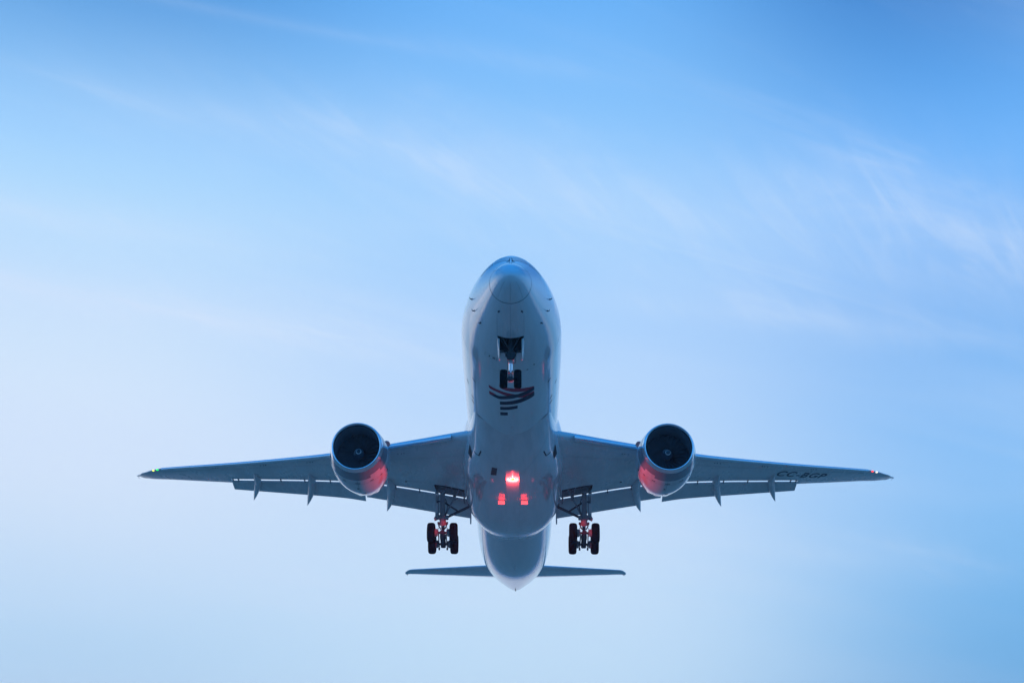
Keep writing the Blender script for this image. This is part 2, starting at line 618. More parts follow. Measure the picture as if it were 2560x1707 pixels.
# radome seam and lightning strips, keel seams
ribbon([(1.35, a) for a in range(0, 361, 4)], .035, 'radome_seam', M['seam'], fuselage)
mb = MB()
for a in (-52, -128, -90, 35, 145):
    lo = .25 if a < 0 else .35
    ribbon([(lo + (1.25 - lo) * t / 8, a) for t in range(9)], .012, '', None, None, build=False, mbx=mb)
build_each(mb, 'lightning_strip', M['softseam'], fuselage)
mb = MB()
for x in (-.70, 0.0, .70):
    ribbon([(s, -math.degrees(math.acos(x / float(f_w(s))))) for s in np.linspace(1.5 if x == 0 else 2.3, BAY[0] - .02, 14)], .013, '', None, None, build=False, mbx=mb)
build_each(mb, 'keel_seam', M['softseam'], fuselage)
# faint circumferential and lengthwise skin joints
mb = MB()
for s in (7.6, 14.4, 17.0):
    ribbon([(s, a) for a in range(-172, -7, 4)], .014, '', None, None, build=False, mbx=mb)
for s in (45.2, 51.5):
    ribbon([(s, a) for a in range(-180, 181, 5)], .014, '', None, None, build=False, mbx=mb)
for a in (-38, -142):
    ribbon([(s, a) for s in np.linspace(42, 60.5, 40)], .03, '', None, None, build=False, mbx=mb)
build_each(mb, 'skin_joint', M['softseam'], fuselage)


# cockpit windows: (s, a) outlines on the nose
def skin_patch(corners, name, mat, parent, nu=10, nv=6, off=.006):
    """bilinear patch in (s, a) from 4 corners"""
    g = []
    for i in range(nu + 1):
        u = i / nu
        for j in range(nv + 1):
            v = j / nv
            s = (1 - u) * (1 - v) * corners[0][0] + u * (1 - v) * corners[1][0] + u * v * corners[2][0] + (1 - u) * v * corners[3][0]
            a = (1 - u) * (1 - v) * corners[0][1] + u * (1 - v) * corners[1][1] + u * v * corners[2][1] + (1 - u) * v * corners[3][1]
            g.append(fus(s, a) + fus_n(s, a) * off)
    fs = [(i * (nv + 1) + j, (i + 1) * (nv + 1) + j, (i + 1) * (nv + 1) + j + 1, i * (nv + 1) + j + 1) for i in range(nu) for j in range(nv)]
    return MB().add(g, fs).build(name, mat, parent)


for sgn in (-1, 1):
    A = lambda a: a if sgn > 0 else 180 - a
    front_c = [(1.92, A(86.5)), (2.72, A(53)), (3.5, A(61.5)), (2.73, A(86.5))]
    side_c = [(2.72, A(50)), (3.58, A(29)), (3.75, A(32)), (3.24, A(56))]
    skin_patch(front_c, 'cockpit_window', M['glass'], fuselage, off=.008)
    skin_patch(side_c, 'cockpit_window', M['glass'], fuselage, off=.008)
# wipers
for sgn in (-1, 1):
    m_ = MB()
    pr = lambda x, s, o=.03: (lambda a: fus(s, a) + fus_n(s, a) * o)(math.degrees(math.acos(x / float(f_w(s)))))
    m_.path([pr(sgn * .09, 1.78), pr(sgn * .12, 1.95), pr(sgn * .08, 2.4), pr(sgn * .05, 2.6)], .012, 6)
    m_.path([pr(sgn * .06, 1.90, .015), pr(sgn * .20, 1.80, .015), pr(sgn * .26, 1.79, .015)], .009, 6)
    m_.path([pr(sgn * .12, 1.98, .02), pr(sgn * .10, 2.2, .02)], .016, 6)
    m_.build('windscreen_wiper', M['black'], fuselage)

# probes and vanes round the nose
for s, a, L in ((4.2, 3, .16), (4.2, 177, .16), (4.0, -16, .18), (4.0, 196, .22), (2.03, -64, .13), (2.03, -116, .13),
                (3.95, -37, .13), (3.95, -143, .13)):
    p, n = fus(s, a), fus_n(s, a)
    m_ = MB()
    m_.path([p - n * .02, p + n * .10, p + n * .13 + Vector((0, -L, 0))], [.036, .024, .012], 8)
    m_.tube(p - n * .02, p + n * .012, .06, .05, 14)
    m_.build('probe', M['probe'], fuselage)
# small vents along the flanks
for s, a, l in ((10.7, -39, .20), (12.2, -25, .18), (13.5, -34.5, .22), (14.2, -34.5, .22)):
    for sg in (0, 1):
        aa = a if sg == 0 else 180 - a
        ribbon([(s + l * t / 3, aa - (1 if sg == 0 else -1) * 1.6 * t) for t in range(4)], .11, 'vent', M['black'], fuselage, off=.005)
# access panel stencil by the nose bay
mb = MB()
box = [(6.05, -123), (6.22, -107), (6.5, -107.5), (6.38, -123.4)]
for k in range(4):
    q0, q1 = box[k], box[(k + 1) % 4]
    ribbon([(q0[0] + (q1[0] - q0[0]) * i / 6, q0[1] + (q1[1] - q0[1]) * i / 6) for i in range(7)], .014, '', None, None, build=False, mbx=mb)
mb.build('access_panel', M['seam'], fuselage)
for x, s in ((-1.15, 6.27), (-.95, 6.30), (-.88, 6.33), (.88, 7.6), (1.25, 7.3)):
    m_ = MB()
    p = keel(x, s)
    m_.tube(p + Vector((0, 0, .03)), p - Vector((0, 0, .012)), .055, .045, 12)
    m_.build('drain_port', M['black'], fuselage)
# blade antennas under the belly
for x, s, hgt in ((0, 15.4, .30), (0, 43.6, .28)):
    p = keel(x, s)
    MB().plate([p + Vector((0, -.22, .03)), p + Vector((0, .22, .03)), p + Vector((0, .26, -hgt)), p + Vector((0, .06, -hgt))], .03).build('antenna', M['antenna'], fuselage)

# belly emblem (x, s) outlines painted on the keel
EM = {
    'r1': ([(-0.676, 9.441), (-0.592, 9.58), (-0.248, 9.66), (0.164, 9.77), (0.526, 9.85), (0.871, 9.93), (1.272, 10.10)], [(-0.695, 9.62), (-0.593, 9.88), (-0.319, 10.075), (0.027, 10.212), (0.407, 10.304), (0.789, 10.372), (1.275, 10.40)]),
    'r2': ([(-1.276, 9.937), (-1.009, 10.074), (-0.734, 10.168), (-0.458, 10.288), (-0.147, 10.425), (0.183, 10.558)], [(-1.288, 10.204), (-1.221, 10.362), (-0.875, 10.475), (-0.633, 10.601), (-0.321, 10.779), (0.166, 10.856)]),
    'r3': ([(-1.27, 10.735), (-1.088, 10.803), (-0.879, 10.907)], [(-1.276, 11.15), (-1.093, 11.217), (-0.883, 11.298)]),
    'r4': ([(0.27, 10.789), (0.619, 10.872), (0.967, 10.803), (1.28, 10.769)], [(0.271, 11.004), (0.691, 11.193), (0.97, 11.151), (1.285, 11.118)]),
    'a': ([(-1.246, 11.151), (-1.021, 11.073), (-0.879, 10.928), (-0.705, 10.985), (-0.321, 10.822), (0.009, 10.609), (0.356, 10.574), (0.702, 10.426), (1.048, 10.276), (1.289, 10.184)], [(-1.246, 11.177), (-1.093, 11.239), (-0.918, 11.326), (-0.779, 11.399), (-0.639, 11.403), (-0.253, 11.252), (0.062, 11.149), (0.341, 11.022), (0.584, 10.942), (0.966, 10.782), (1.296, 10.615)]),
    'b': ([(-0.676, 11.751), (-0.254, 11.588), (0.184, 11.423), (0.534, 11.265), (0.882, 11.081), (1.301, 10.963)], [(-0.671, 12.189), (-0.202, 12.041), (0.186, 11.928), (0.537, 11.812), (0.888, 11.651), (1.15, 11.534), (1.307, 11.402)]),
    'c': ([(-0.673, 12.502), (-0.203, 12.352), (0.345, 12.184)], [(-0.667, 12.947), (-0.257, 12.81), (0.098, 12.674), (0.346, 12.585)]),
    'd': ([(-0.67, 13.288), (-0.231, 13.156)], [(-0.673, 13.755), (-0.232, 13.585)]),
}
for names, mat, off, lab in ((('r1', 'r2', 'r3', 'r4'), 'red', .006, 'red bands of the belly emblem'), (('a', 'b', 'c', 'd'), 'indigo', .010, 'indigo bands of the belly emblem')):
    mb = MB()
    for k in names:
        top, bot = [np.array(q) for q in EM[k]]
        n = 36
        x0, x1 = max(top[0, 0], bot[0, 0]), min(top[-1, 0], bot[-1, 0])
        xs = np.linspace(x0, x1, n + 1)
        vs = []
        nv = 4
        for x in xs:
            s0, s1 = np.interp(x, top[:, 0], top[:, 1]), np.interp(x, bot[:, 0], bot[:, 1])
            for j in range(nv + 1):
                vs.append(keel(x, s0 + (s1 - s0) * j / nv, off))
        mb.add(vs, [(i * (nv + 1) + j, (i + 1) * (nv + 1) + j, (i + 1) * (nv + 1) + j + 1, i * (nv + 1) + j + 1) for i in range(n) for j in range(nv)])
    mb.build('emblem', M[mat], fuselage, label=lab)

# tail cone fittings
m_ = MB()
m_.tube((0, 62.3, .84), (0, 62.75, .86), .27, .22, 20)
m_.build('exhaust_pipe', M['hot'], fuselage)
m_ = MB()
p = keel(0, 60.2)
m_.plate([p + Vector((0, -.25, .05)), p + Vector((0, .2, .05)), p + Vector((0, .2, -.10))], .06)
m_.build('drain_mast', M['black'], fuselage)

# ---- belly fairing
FC = -1.0
FS = [15.6, 17.0, 19.0, 20.5, 22, 24, 26, 31, 33, 35, 37, 39, 40.2]
f_fw = smooth_curve(FS, [2.40, 2.48, 2.66, 2.83, 3.14, 3.36, 3.42, 3.38, 3.18, 2.76, 2.25, 1.75, 1.4], .5, root=False)
f_fd = smooth_curve(FS, [1.72, 2.06, 2.60, 2.70, 2.72, 2.74, 2.75, 2.75, 2.64, 2.33, 1.92, 1.5, 1.2], .5, root=False)


def fair(s, a, ex=2.6):
    """lower fairing skin, a in degrees from +8 (right, top) through -90 (keel) to -188"""
    w, d = float(f_fw(s)), float(f_fd(s))
    c, sn = math.cos(R(a)), math.sin(R(a))
    x = w * math.copysign(abs(c) ** (2 / ex), c)
    z = FC + d * math.copysign(abs(sn) ** (2 / ex), sn)
    # two shallow blisters added beside the keel beam to catch the beacon's red
    for sg in (-1, 1):
        g = math.exp(-((x - sg * 1.55) / .42) ** 2 - ((s - 22.4) / 1.3) ** 2)
        z -= .10 * g
    return Vector((x, s, z))


def fair_n(s, a):
    d1 = fair(s + .05, a) - fair(s - .05, a)
    d2 = fair(s, a + .7) - fair(s, a - .7)
    n = d2.cross(d1).normalized()
    p = fair(s, a)
    return n if n.dot(Vector((p.x, 0, p.z - FC - .2))) > 0 else -n


def fair_a(x, s):
    lo, hi = -179.0, -1.0
    for _ in range(40):
        m = (lo + hi) / 2
        if fair(s, m).x < x:
            lo = m
        else:
            hi = m
    return (lo + hi) / 2


fsurf = lambda s, a: (fair(s, a), fair_n(s, a))
AA = np.linspace(25, -205, 121)
rings = [[fair(s, a) for a in AA] for s in np.arange(15.6, 40.21, .2)]
fairing = MB().loft(rings, closed=False).build('belly_fairing', M['fairing'], plane, angle=70)
mb = MB()
for x in (-.42, .42):
    ribbon([(s, fair_a(x, s)) for s in np.linspace(21.2, 36.4, 50)], .016, '', None, None, surf=fsurf, build=False, mbx=mb)
for s in (25.0, 29.2, 31.5, 33.0):
    ribbon([(s, fair_a(x, s)) for x in np.linspace(-.42, .42, 9)], .016, '', None, None, surf=fsurf, build=False, mbx=mb)
for sg in (-1, 1):
    ribbon([(17.4 + 3.9 * t / 20, fair_a(sg * (2.3 - 1.75 * t / 20), 17.4 + 3.9 * t / 20)) for t in range(21)], .02, '', None, None, surf=fsurf, build=False, mbx=mb)
build_each(mb, 'skin_joint', M['softseam'], fairing)
# dark hatch beside the beacon
g = [fair(s, a) + fair_n(s, a) * .006 for s in np.linspace(20.5, 21.65, 7) for a in np.linspace(-111, -104, 7)]
MB().add(g, [(i * 7 + j, i * 7 + j + 1, i * 7 + j + 8, i * 7 + j + 7) for i in range(6) for j in range(6)]).build('hatch', M['hatch'], fairing)
# ram-air doors hanging open, facing forward
for sg in (-1, 1):
    m_ = MB()
    y0, y1 = 25.3, 26.2
    z0 = fair(y1, fair_a(sg * .72, y1)).z
    z1 = fair(y0, fair_a(sg * .72, y0)).z
    x0, x1 = sg * .765 - .21, sg * .765 + .21
    m_.plate([(x0, y0 + .62, z0 - .36), (x1, y0 + .62, z0 - .36), (x1, y1, z0 + .02), (x0, y1, z0 + .02)], .03)
    m_.plate([(x0, y0 + .62, z0 - .36), (x0, y1 + .3, z0 + .02), (x0, y1, z0 + .02)], .015)
    m_.plate([(x1, y0 + .62, z0 - .36), (x1, y1 + .3, z0 + .02), (x1, y1, z0 + .02)], .015)
    m_.build('vent_door', M['door'], fairing, smooth=False)
# air inlets on the fairing shoulders
for sg in (-1, 1):
    q = [fair(s, a if sg < 0 else -180 - a) + fair_n(s, a if sg < 0 else -180 - a) * .035 for s, a in ((20.1, -161), (21.25, -156.5), (21.25, -147), (20.55, -150.5))]
    MB().add(q, [(0, 1, 2, 3)]).build('air_inlet', M['black'], fairing)
    m_ = MB()
    for p0, p1 in (((20.0, -146), (19.85, -135)), ((19.85, -135), (19.0, -131.5))):
        ribbon([(p0[0] + (p1[0] - p0[0]) * i / 8, (p0[1] + (p1[1] - p0[1]) * i / 8) if sg < 0 else -180 - (p0[1] + (p1[1] - p0[1]) * i / 8)) for i in range(9)], .09, '', None, None, surf=fsurf, build=False, mbx=m_, off=.012)
    m_.build('air_inlet', M['black'], fairing)
# keel panel standing proud of the fairing, with the rotating beacon on it
KP = .04
cols = []
for s in list(np.linspace(19.7, 35.6, 60)):
    up = [fair(s, fair_a(x, s)) for x in np.linspace(-.42, .42, 7)]
    k = KP * min(1, (s - 19.7) / .25 + .05) * min(1, (35.6 - s) / .8 + .05)
    cols.append([p + Vector((0, 0, .02)) for p in up] + [p + Vector((0, 0, -k)) for p in up[::-1]])
MB().loft(cols, cap0=True, cap1=True).build('keel_panel', M['fairing'], fairing, angle=30)
BS = 22.15
bz = fair(BS, -90).z - KP
rg = lambda r, z: [(r * .75 * math.cos(2 * math.pi * k / 24), BS + r * math.sin(2 * math.pi * k / 24), bz + z) for k in range(24)]
m_ = MB()
m_.loft([rg(r, z) for r, z in ((.27, .01), (.27, -.003), (.21, -.006))], cap1=True)
m_.build('beacon_mount', M['fairing'], fairing)
m_ = MB()
m_.loft([rg(r, z) for r, z in ((.17, -.0065), (.165, -.009), (.12, -.0115), (.05, -.0125))], cap0=True, cap1=True)
m_.build('beacon', M['e_beacon'], fairing, label='lit red beacon lamp under the belly')
bl = bpy.data.lights.new('beacon_light', 'POINT')
bl.energy = 4000.0
bl.color = (1.0, .042, .040)
bl.shadow_soft_size = .009
blo = bpy.data.objects.new('beacon_light', bl)
blo.location = (0, BS, bz - .0225)
link(blo, fairing)

# ---- wings
wLEy = [0, 2.9, 26.6, 27.6, 28.6, 29.4, 30.05]
wLEs = [18.6, 20.6, 37.0, 37.9, 39.2, 40.9, 42.9]
hY = [0, 2.9, 4, 6, 8, 10, 13, 16, 19, 22, 25, 26.6, 27.6, 28.6, 29.4, 30.05]
hH = [-1.75, -1.31, -1.17, -.94, -.70, -.45, -.04, .49, 1.05, 1.64, 2.25, 2.56, 2.74, 3.02, 3.50, 4.22]
sLE = lambda Y: float(np.interp(Y, wLEy, wLEs))
hLE = smooth_curve(hY, hH, .25, root=False)
sTE = lambda Y: float(np.interp(Y, [0, 2.9, 10.2, 21.2, 28.5, 29.5, 30.05], [32.0, 32.4, 33.4, 37.9, 40.9, 41.9, 43.15]))
CY = [0, 2.9, 10.2, 21.2]
sCUT = lambda Y: float(np.interp(Y, CY, [30.2, 30.6, 31.6, 36.75]))
_hc = smooth_curve([0, 2.9, 4, 6, 8, 10.2, 12, 14, 16, 18, 20, 21.2], [-2.6, -2.04, -1.79, -1.33, -.90, -.50, -.08, .33, .72, 1.08, 1.45, 1.66], .3, root=False)
hCUT = lambda Y: float(_hc(Y))
_hto = pchip([20, 21.2, 24, 26.6, 28.5, 29.5, 30.05], [1.55, 1.81, 2.36, 2.88, 3.26, 3.78, 4.24])
TC = lambda Y: float(np.interp(Y, [0, 3, 10, 20, 30], [.13, .128, .105, .095, .085]))
FLAP_END = 21.2


def half_t(f):
    return 5 * (.2969 * math.sqrt(f) - .126 * f - .3516 * f * f + .2843 * f ** 3 - .1036 * f ** 4)


def wing_sec(Y):
    s0, h0, s1 = sLE(Y), float(hLE(Y)), sTE(Y)
    c = s1 - s0
    if Y < FLAP_END:
        f = (sCUT(Y) - s0) / c
        hc = hCUT(Y) + .80 * half_t(f) * TC(Y) * c
        h1 = h0 + (hc - h0) / f
    else:
        h1 = float(_hto(Y))
    return s0, h0, s1, h1, c


def wing_pt(Y, f, up, sg=1, off=0.0):
    s0, h0, s1, h1, c = wing_sec(Y)
    t = half_t(f) * TC(Y) * c
    z = h0 + (h1 - h0) * f + (1.2 * t if up else -.80 * t)
    return Vector((sg * Y, s0 + c * f, z + (off if up else -off)))


def under(Y, s, sg=1, off=0.0):
    s0, h0, s1, h1, c = wing_sec(Y)
    return wing_pt(Y, min(max((s - s0) / c, 0), 1), False, sg, off)


GB = (3.35, 5.45, 28.9)     # gear bay: from Y0 to Y1, aft of s
for sg in (-1, 1):
    Ys = sorted(set([round(v, 3) for v in list(np.arange(1.5, 26.5, .5)) + [3.35, 5.45, 21.15, 21.2] + list(np.arange(26.5, 30.06, .2)) + [30.05]]))
    nf = 26
    fr = [(1 - math.cos(math.pi * i / nf)) / 2 for i in range(nf + 1)]
    mb = MB()
    rings, tags = [], []
    for Y in Ys:
        s0, h0, s1, h1, c = wing_sec(Y)
        fc = (sCUT(Y) - s0) / c if Y < FLAP_END else 1.0
        rg = [wing_pt(Y, f * fc * 1.0, True, sg) for f in fr[::-1]]
        lowf = [f * fc for f in fr[1:]]
        # a lower-skin line runs exactly along the front of the gear bay
        fb = (GB[2] - s0) / c
        if 1.4 < Y < 7.5:
            j = min(range(len(lowf)), key=lambda q: abs(lowf[q] - fb))
            j = 18
            lowf[j] = fb
        rg += [wing_pt(Y, f, False, sg) for f in lowf]
        rings.append(rg)
    n = len(rings[0])

    def skip(i, j, Ys=Ys, rings=rings, n=n):
        if not (Ys[i] >= GB[0] - .01 and Ys[i + 1] <= GB[1] + .01):
            return False
        return nf + 1 + 18 <= j < n - 1
    mb.loft(rings, cap1=True, skip=skip)
    wing = mb.build('wing', M['grey'], plane, angle=45)
    # dark gear bay lining
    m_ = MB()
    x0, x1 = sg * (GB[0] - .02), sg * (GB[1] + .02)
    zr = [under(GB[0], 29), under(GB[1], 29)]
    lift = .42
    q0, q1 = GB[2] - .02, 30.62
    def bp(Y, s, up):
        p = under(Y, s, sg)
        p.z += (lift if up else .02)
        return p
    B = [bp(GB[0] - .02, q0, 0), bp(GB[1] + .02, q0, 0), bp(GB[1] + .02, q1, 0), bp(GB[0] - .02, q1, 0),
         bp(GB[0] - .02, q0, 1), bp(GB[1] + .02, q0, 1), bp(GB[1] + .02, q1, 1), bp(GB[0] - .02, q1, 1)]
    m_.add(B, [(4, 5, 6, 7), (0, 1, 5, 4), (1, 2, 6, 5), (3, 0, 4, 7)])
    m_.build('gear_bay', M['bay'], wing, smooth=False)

    # slats: a curved strip drooped in front of the leading edge
    for Ya, Yb in ((3.95, 8.6), (11.0, 26.5)):
        m_ = MB()
        rings = []
        for Y in np.linspace(Ya, Yb, 40):
            s0, h0, s1, h1, c = wing_sec(Y)
            cs = .36 + .085 * c
            k = .20 + .034 * c          # slat depth seen from the front
            drop = -.10 - .012 * c
            base = Vector((sg * Y, s0, h0))
            th = (.105 * k, .0)
            prof = []
            for t in np.linspace(0, 1, 15):       # outer skin from the lower lip up round the nose to the top
                ang = R(-78 + 186 * t)
                rx = .40 * k * (1.0 if t < .5 else 1.0 + 1.1 * (t - .5))
                prof.append((-.10 - rx * math.cos(ang), -.02 + .36 * k * math.sin(ang)))
            inner = [(a + .045, b * .90) for a, b in prof[::-1]]
            rings.append([base + Vector((0, a + .06, b + drop * .35)) for a, b in prof + inner])
        m_.loft(rings, cap0=True, cap1=True)
        m_.build('slat', M['slat'], wing, angle=50)

    # flaps behind the cut, drooped
    f_s = lambda Y: float(np.interp(Y, CY, [32.6, 33.0, 33.9, 38.25]))
    _fh = smooth_curve([2.9, 4, 6, 8, 10.2, 12, 14, 16, 18, 20, 21.2], [-2.65, -2.42, -1.98, -1.55, -1.10, -.58, -.12, .31, .74, 1.17, 1.43], .15, root=False)

    def flap_pt(Y, f, up, off=0.0, shift=0.0):
        a = Vector((sg * Y, sCUT(Y) + .30, hCUT(Y) + .035))
        b = Vector((sg * Y, f_s(Y) - shift, float(_fh(Y)) + shift * .35))
        c = (b - a).length
        t = half_t(f) * .135 * c
        d = (b - a) / c
        nrm = Vector((0, -d.z, d.y))
        return a + d * (f * c) + nrm * ((t * .9 if up else -t * .8) - (.03 if f == 0 else .03) + (off if up else -off))
    for nm, Ya, Yb, sh in (('flap', 3.05, 8.75, 0), ('flaperon', 8.85, 10.55, .45), ('flap', 10.65, 21.12, 0)):
        m_ = MB()
        rings = []
        ffr = [(1 - math.cos(math.pi * i / 12)) / 2 for i in range(13)]
        for Y in np.linspace(Ya, Yb, 26):
            rings.append([flap_pt(Y, f, True, 0, sh) for f in ffr[::-1]] + [flap_pt(Y, f, False, 0, sh) for f in ffr[1:-1]])
        m_.loft(rings, cap0=True, cap1=True)
        m_.build(nm, M['grey'], wing, angle=50)
    # hinge brackets bridging the slot
    m_ = MB()
    for Y in (4.2, 6.6, 8.3, 13.2, 15.2, 17.1, 20.55, 21.0):
        a, b = under(Y, sCUT(Y) - .35, sg), flap_pt(Y, .16, False)
        m_.plate([a + Vector((0, .1, -.01)), a + Vector((0, .34, -.02)), flap_pt(Y, .05, False), flap_pt(Y, .05, True), a + Vector((0, .34, .12))], .05)
    build_each(m_, 'flap_hinge', M['geardark'], wing, smooth=False)
    # inboard flap end plate
    m_ = MB()
    e0, e1 = flap_pt(3.03, .45, False), flap_pt(3.03, 1.0, False)
    m_.plate([e0, e0 + Vector((0, .3, -.1)), e1 + Vector((sg * .02, .38, -.30)), e1 + Vector((0, .05, .12)), flap_pt(3.03, .4, True)], .09)
    m_.build('flap_end_plate', M['grey'], wing)

    # canoe fairings over the flap tracks
    for Ya_, Yb_, tip_s, tip_h, w_, d_ in ((8.65, 9.05, 34.65, -1.58, .62, .66), (14.5, 15.2, 36.75, -.42, .58, .60), (18.8, 19.5, 38.2, .50, .54, .55)):
        Ym_ = (Ya_ + Yb_) / 2
        sc, hc = sCUT(Ym_), hCUT(Ym_)
        m_ = MB()
        rings = []
        for t in np.linspace(0, 1, 26):
            sA = sc - 2.1
            s = sA + (tip_s - sA) * t
            if s < sc + .15:
                zc = under(Ym_, min(s, sc)).z
            else:
                q = (s - sc - .15) / (tip_s - sc - .15)
                zc = hc - .02 + (tip_h - hc + .02) * q ** 1.05
            env = max(min(t / .34, 1), 0) ** .75 * (1 - max((t - .55) / .45, 0) ** 1.7)
            env = max(env, .015)
            wd, dp = w_ / 2 * env, d_ * env
            ring = []
            for k in range(20):
                a = 2 * math.pi * k / 20
                cx, cz = math.cos(a), math.sin(a)
                zz = cz * (dp * .72 if cz < 0 else dp * .22) - dp * .12
                ring.append((sg * (Ya_ + (Yb_ - Ya_) * t + w_ * (.20 - .48 * env)) + wd * cx * (1.0 if cz > -.2 else 1.0 - .35 * (-cz - .2)), s, zc + zz))
            rings.append(ring)
        m_.loft(rings, cap0=True, cap1=True)
        m_.build('flap_track_fairing', M['grey'], wing, angle=60)
    # leading edge joints and small vents under the slats
    m_ = MB()
    for Y in (7.2, 13.9, 17.6, 21.6):
        for d in (0, .18, .42):
            p = wing_pt(Y + d, .085, False, sg, .008)
            m_.box(p, (.06, .10, .008))
    build_each(m_, 'vent', M['black'], wing, smooth=False)
    # aileron outline and spanwise skin joint
    m_ = MB()
    def wline(pts, wd):
        P = [wing_pt(Y, f, False, sg, .006) for Y, f in pts]
        Lq = [p + Vector((0, wd / 2, 0)) for p in P]
        Rq = [p - Vector((0, wd / 2, 0)) for p in P]
        m_.add(Lq + Rq, [(i, i + 1, i + 1 + len(P), i + len(P)) for i in range(len(P) - 1)])
    wline([(Y, .74) for Y in np.linspace(21.3, 27.0, 20)], .03)
    wline([(Y, .17) for Y in np.linspace(3.5, 26.5, 40)], .025)
    wline([(Y, .62 - .0 * Y) for Y in np.linspace(5.6, 20.5, 40)], .025)
    build_each(m_, 'skin_joint', M['softseam'], wing)
    # wing-tip lights: white strobe outboard, coloured lamp inboard
    for Y, f, key, lab, r in ((26.9, .012, 'e_green' if sg < 0 else 'e_red', ('green' if sg < 0 else 'red') + ' navigation light', .085),
                              (27.3, .012, 'e_yellow' if sg < 0 else 'e_white', ('yellow-green' if sg < 0 else 'white') + ' wing tip light', .085)):
        p = wing_pt(Y, f, False, sg) + Vector((0, -.05, .0))
        m_ = MB()
        rgs = []
        for i in range(1, 8):
            t = math.pi * i / 8
            rgs.append([p + Vector((r * 1.1 * math.sin(t) * math.cos(2 * math.pi * k / 14), r * .8 * math.sin(t) * math.sin(2 * math.pi * k / 14), r * .75 * math.cos(t))) for k in range(14)])
        m_.loft(rgs, cap0=True, cap1=True)
        m_.build('wing_tip_light', M[key], wing, label=lab)
    # static wick at the tip
    p = wing_pt(29.75, 1.0, False, sg)
    m_ = MB()
    m_.path([p, p + Vector((sg * .02, .35, -.03))], [.02, .006], 6)
    m_.build('static_wick', M['black'], wing)

    # registration under the port wing
    if sg > 0:
        cu = bpy.data.curves.new('txt', 'FONT')
        cu.body = 'CC-BGP'
        cu.size = 1.0
        cu.shear = .30
        cu.offset = .018
        cu.space_character = 1.12
        cu.resolution_u = 6
        to = bpy.data.objects.new('txt', cu)
        col.objects.link(to)
        dg = bpy.context.evaluated_depsgraph_get()
        me = bpy.data.meshes.new_from_object(to.evaluated_get(dg))
        bpy.data.objects.remove(to)
        me.name = 'registration'
        xs = [v.co.x for v in me.vertices]
        x0, x1 = min(xs), max(xs)
        Y0, Y1 = 19.05, 23.2
        for v in me.vertices:
            Y = Y0 + (v.co.x - x0) / (x1 - x0) * (Y1 - Y0)
            s0, h0, s1, h1, c = wing_sec(Y)
            s = s0 + 1.75 - (v.co.y - .35) * 1.8
            v.co = under(Y, s, 1, .012)
        me.materials.append(M['ink'])
        link(bpy.data.objects.new('registration', me), wing)

# ---- tailplane and fin
for sg in (-1, 1):
    def stab(Y, f, up, defl=0.0):
        t = (Y - 0.9) / 9.0
        s0 = 53.9 + 6.0 * t + max(0, (Y - 9.3) / .6) ** 2 * .7
        c = 5.3 + (1.75 - 5.3) * t - max(0, (Y - 9.3) / .6) ** 2 * .7
        h0 = .34 + 1.38 * t
        h1 = h0 + .075 * c
        tt = half_t(f) * .10 * c
        z = h0 + (h1 - h0) * f + (tt if up else -tt)
        if f > .72:
            z += (f - .72) * c * defl
        return Vector((sg * Y, s0 + c * f, z))
    fr = [(1 - math.cos(math.pi * i / 16)) / 2 for i in range(17)]
    def section(Ya, Yb, f0, f1, defl, n):
        rings = []
        for Y in np.linspace(Ya, Yb, n):
            fs = [f0 + (f1 - f0) * f for f in fr]
            rings.append([stab(Y, f, True, defl) for f in fs[::-1]] + [stab(Y, f, False, defl) for f in fs[1:]])
        return MB().loft(rings, cap0=True, cap1=True)
    tp = section(.9, 9.9, 0, .72, 0, 34).build('tailplane', M['white'], plane, angle=45)
    section(1.6, 9.72, .722, 1.0, .045, 30).build('elevator', M['white'], tp, angle=45)
    m_ = MB()
    p = stab(9.75, 1.0, False, 0)
    m_.path([p + Vector((0, -.3, 0)), p + Vector((sg * .05, .12, 0))], [.05, .03], 8)
    m_.build('static_wick', M['black'], tp)
rings = []
for z, s0, c in ((1.6, 49.5, 9.6), (2.8, 51.6, 8.4), (4, 52.9, 7.5), (7, 55.6, 5.9), (10, 58.3, 4.3), (11.6, 59.7, 3.5), (12.0, 60.4, 2.7)):
    fr = [(1 - math.cos(math.pi * i / 14)) / 2 for i in range(15)]
    rings.append([(half_t(f) * .105 * c, s0 + f * c, z) for f in fr[::-1]] + [(-half_t(f) * .105 * c, s0 + f * c, z) for f in fr[1:]])
fin = MB().loft(rings, cap0=True, cap1=True).build('tail_fin', M['indigo'], plane, angle=50)

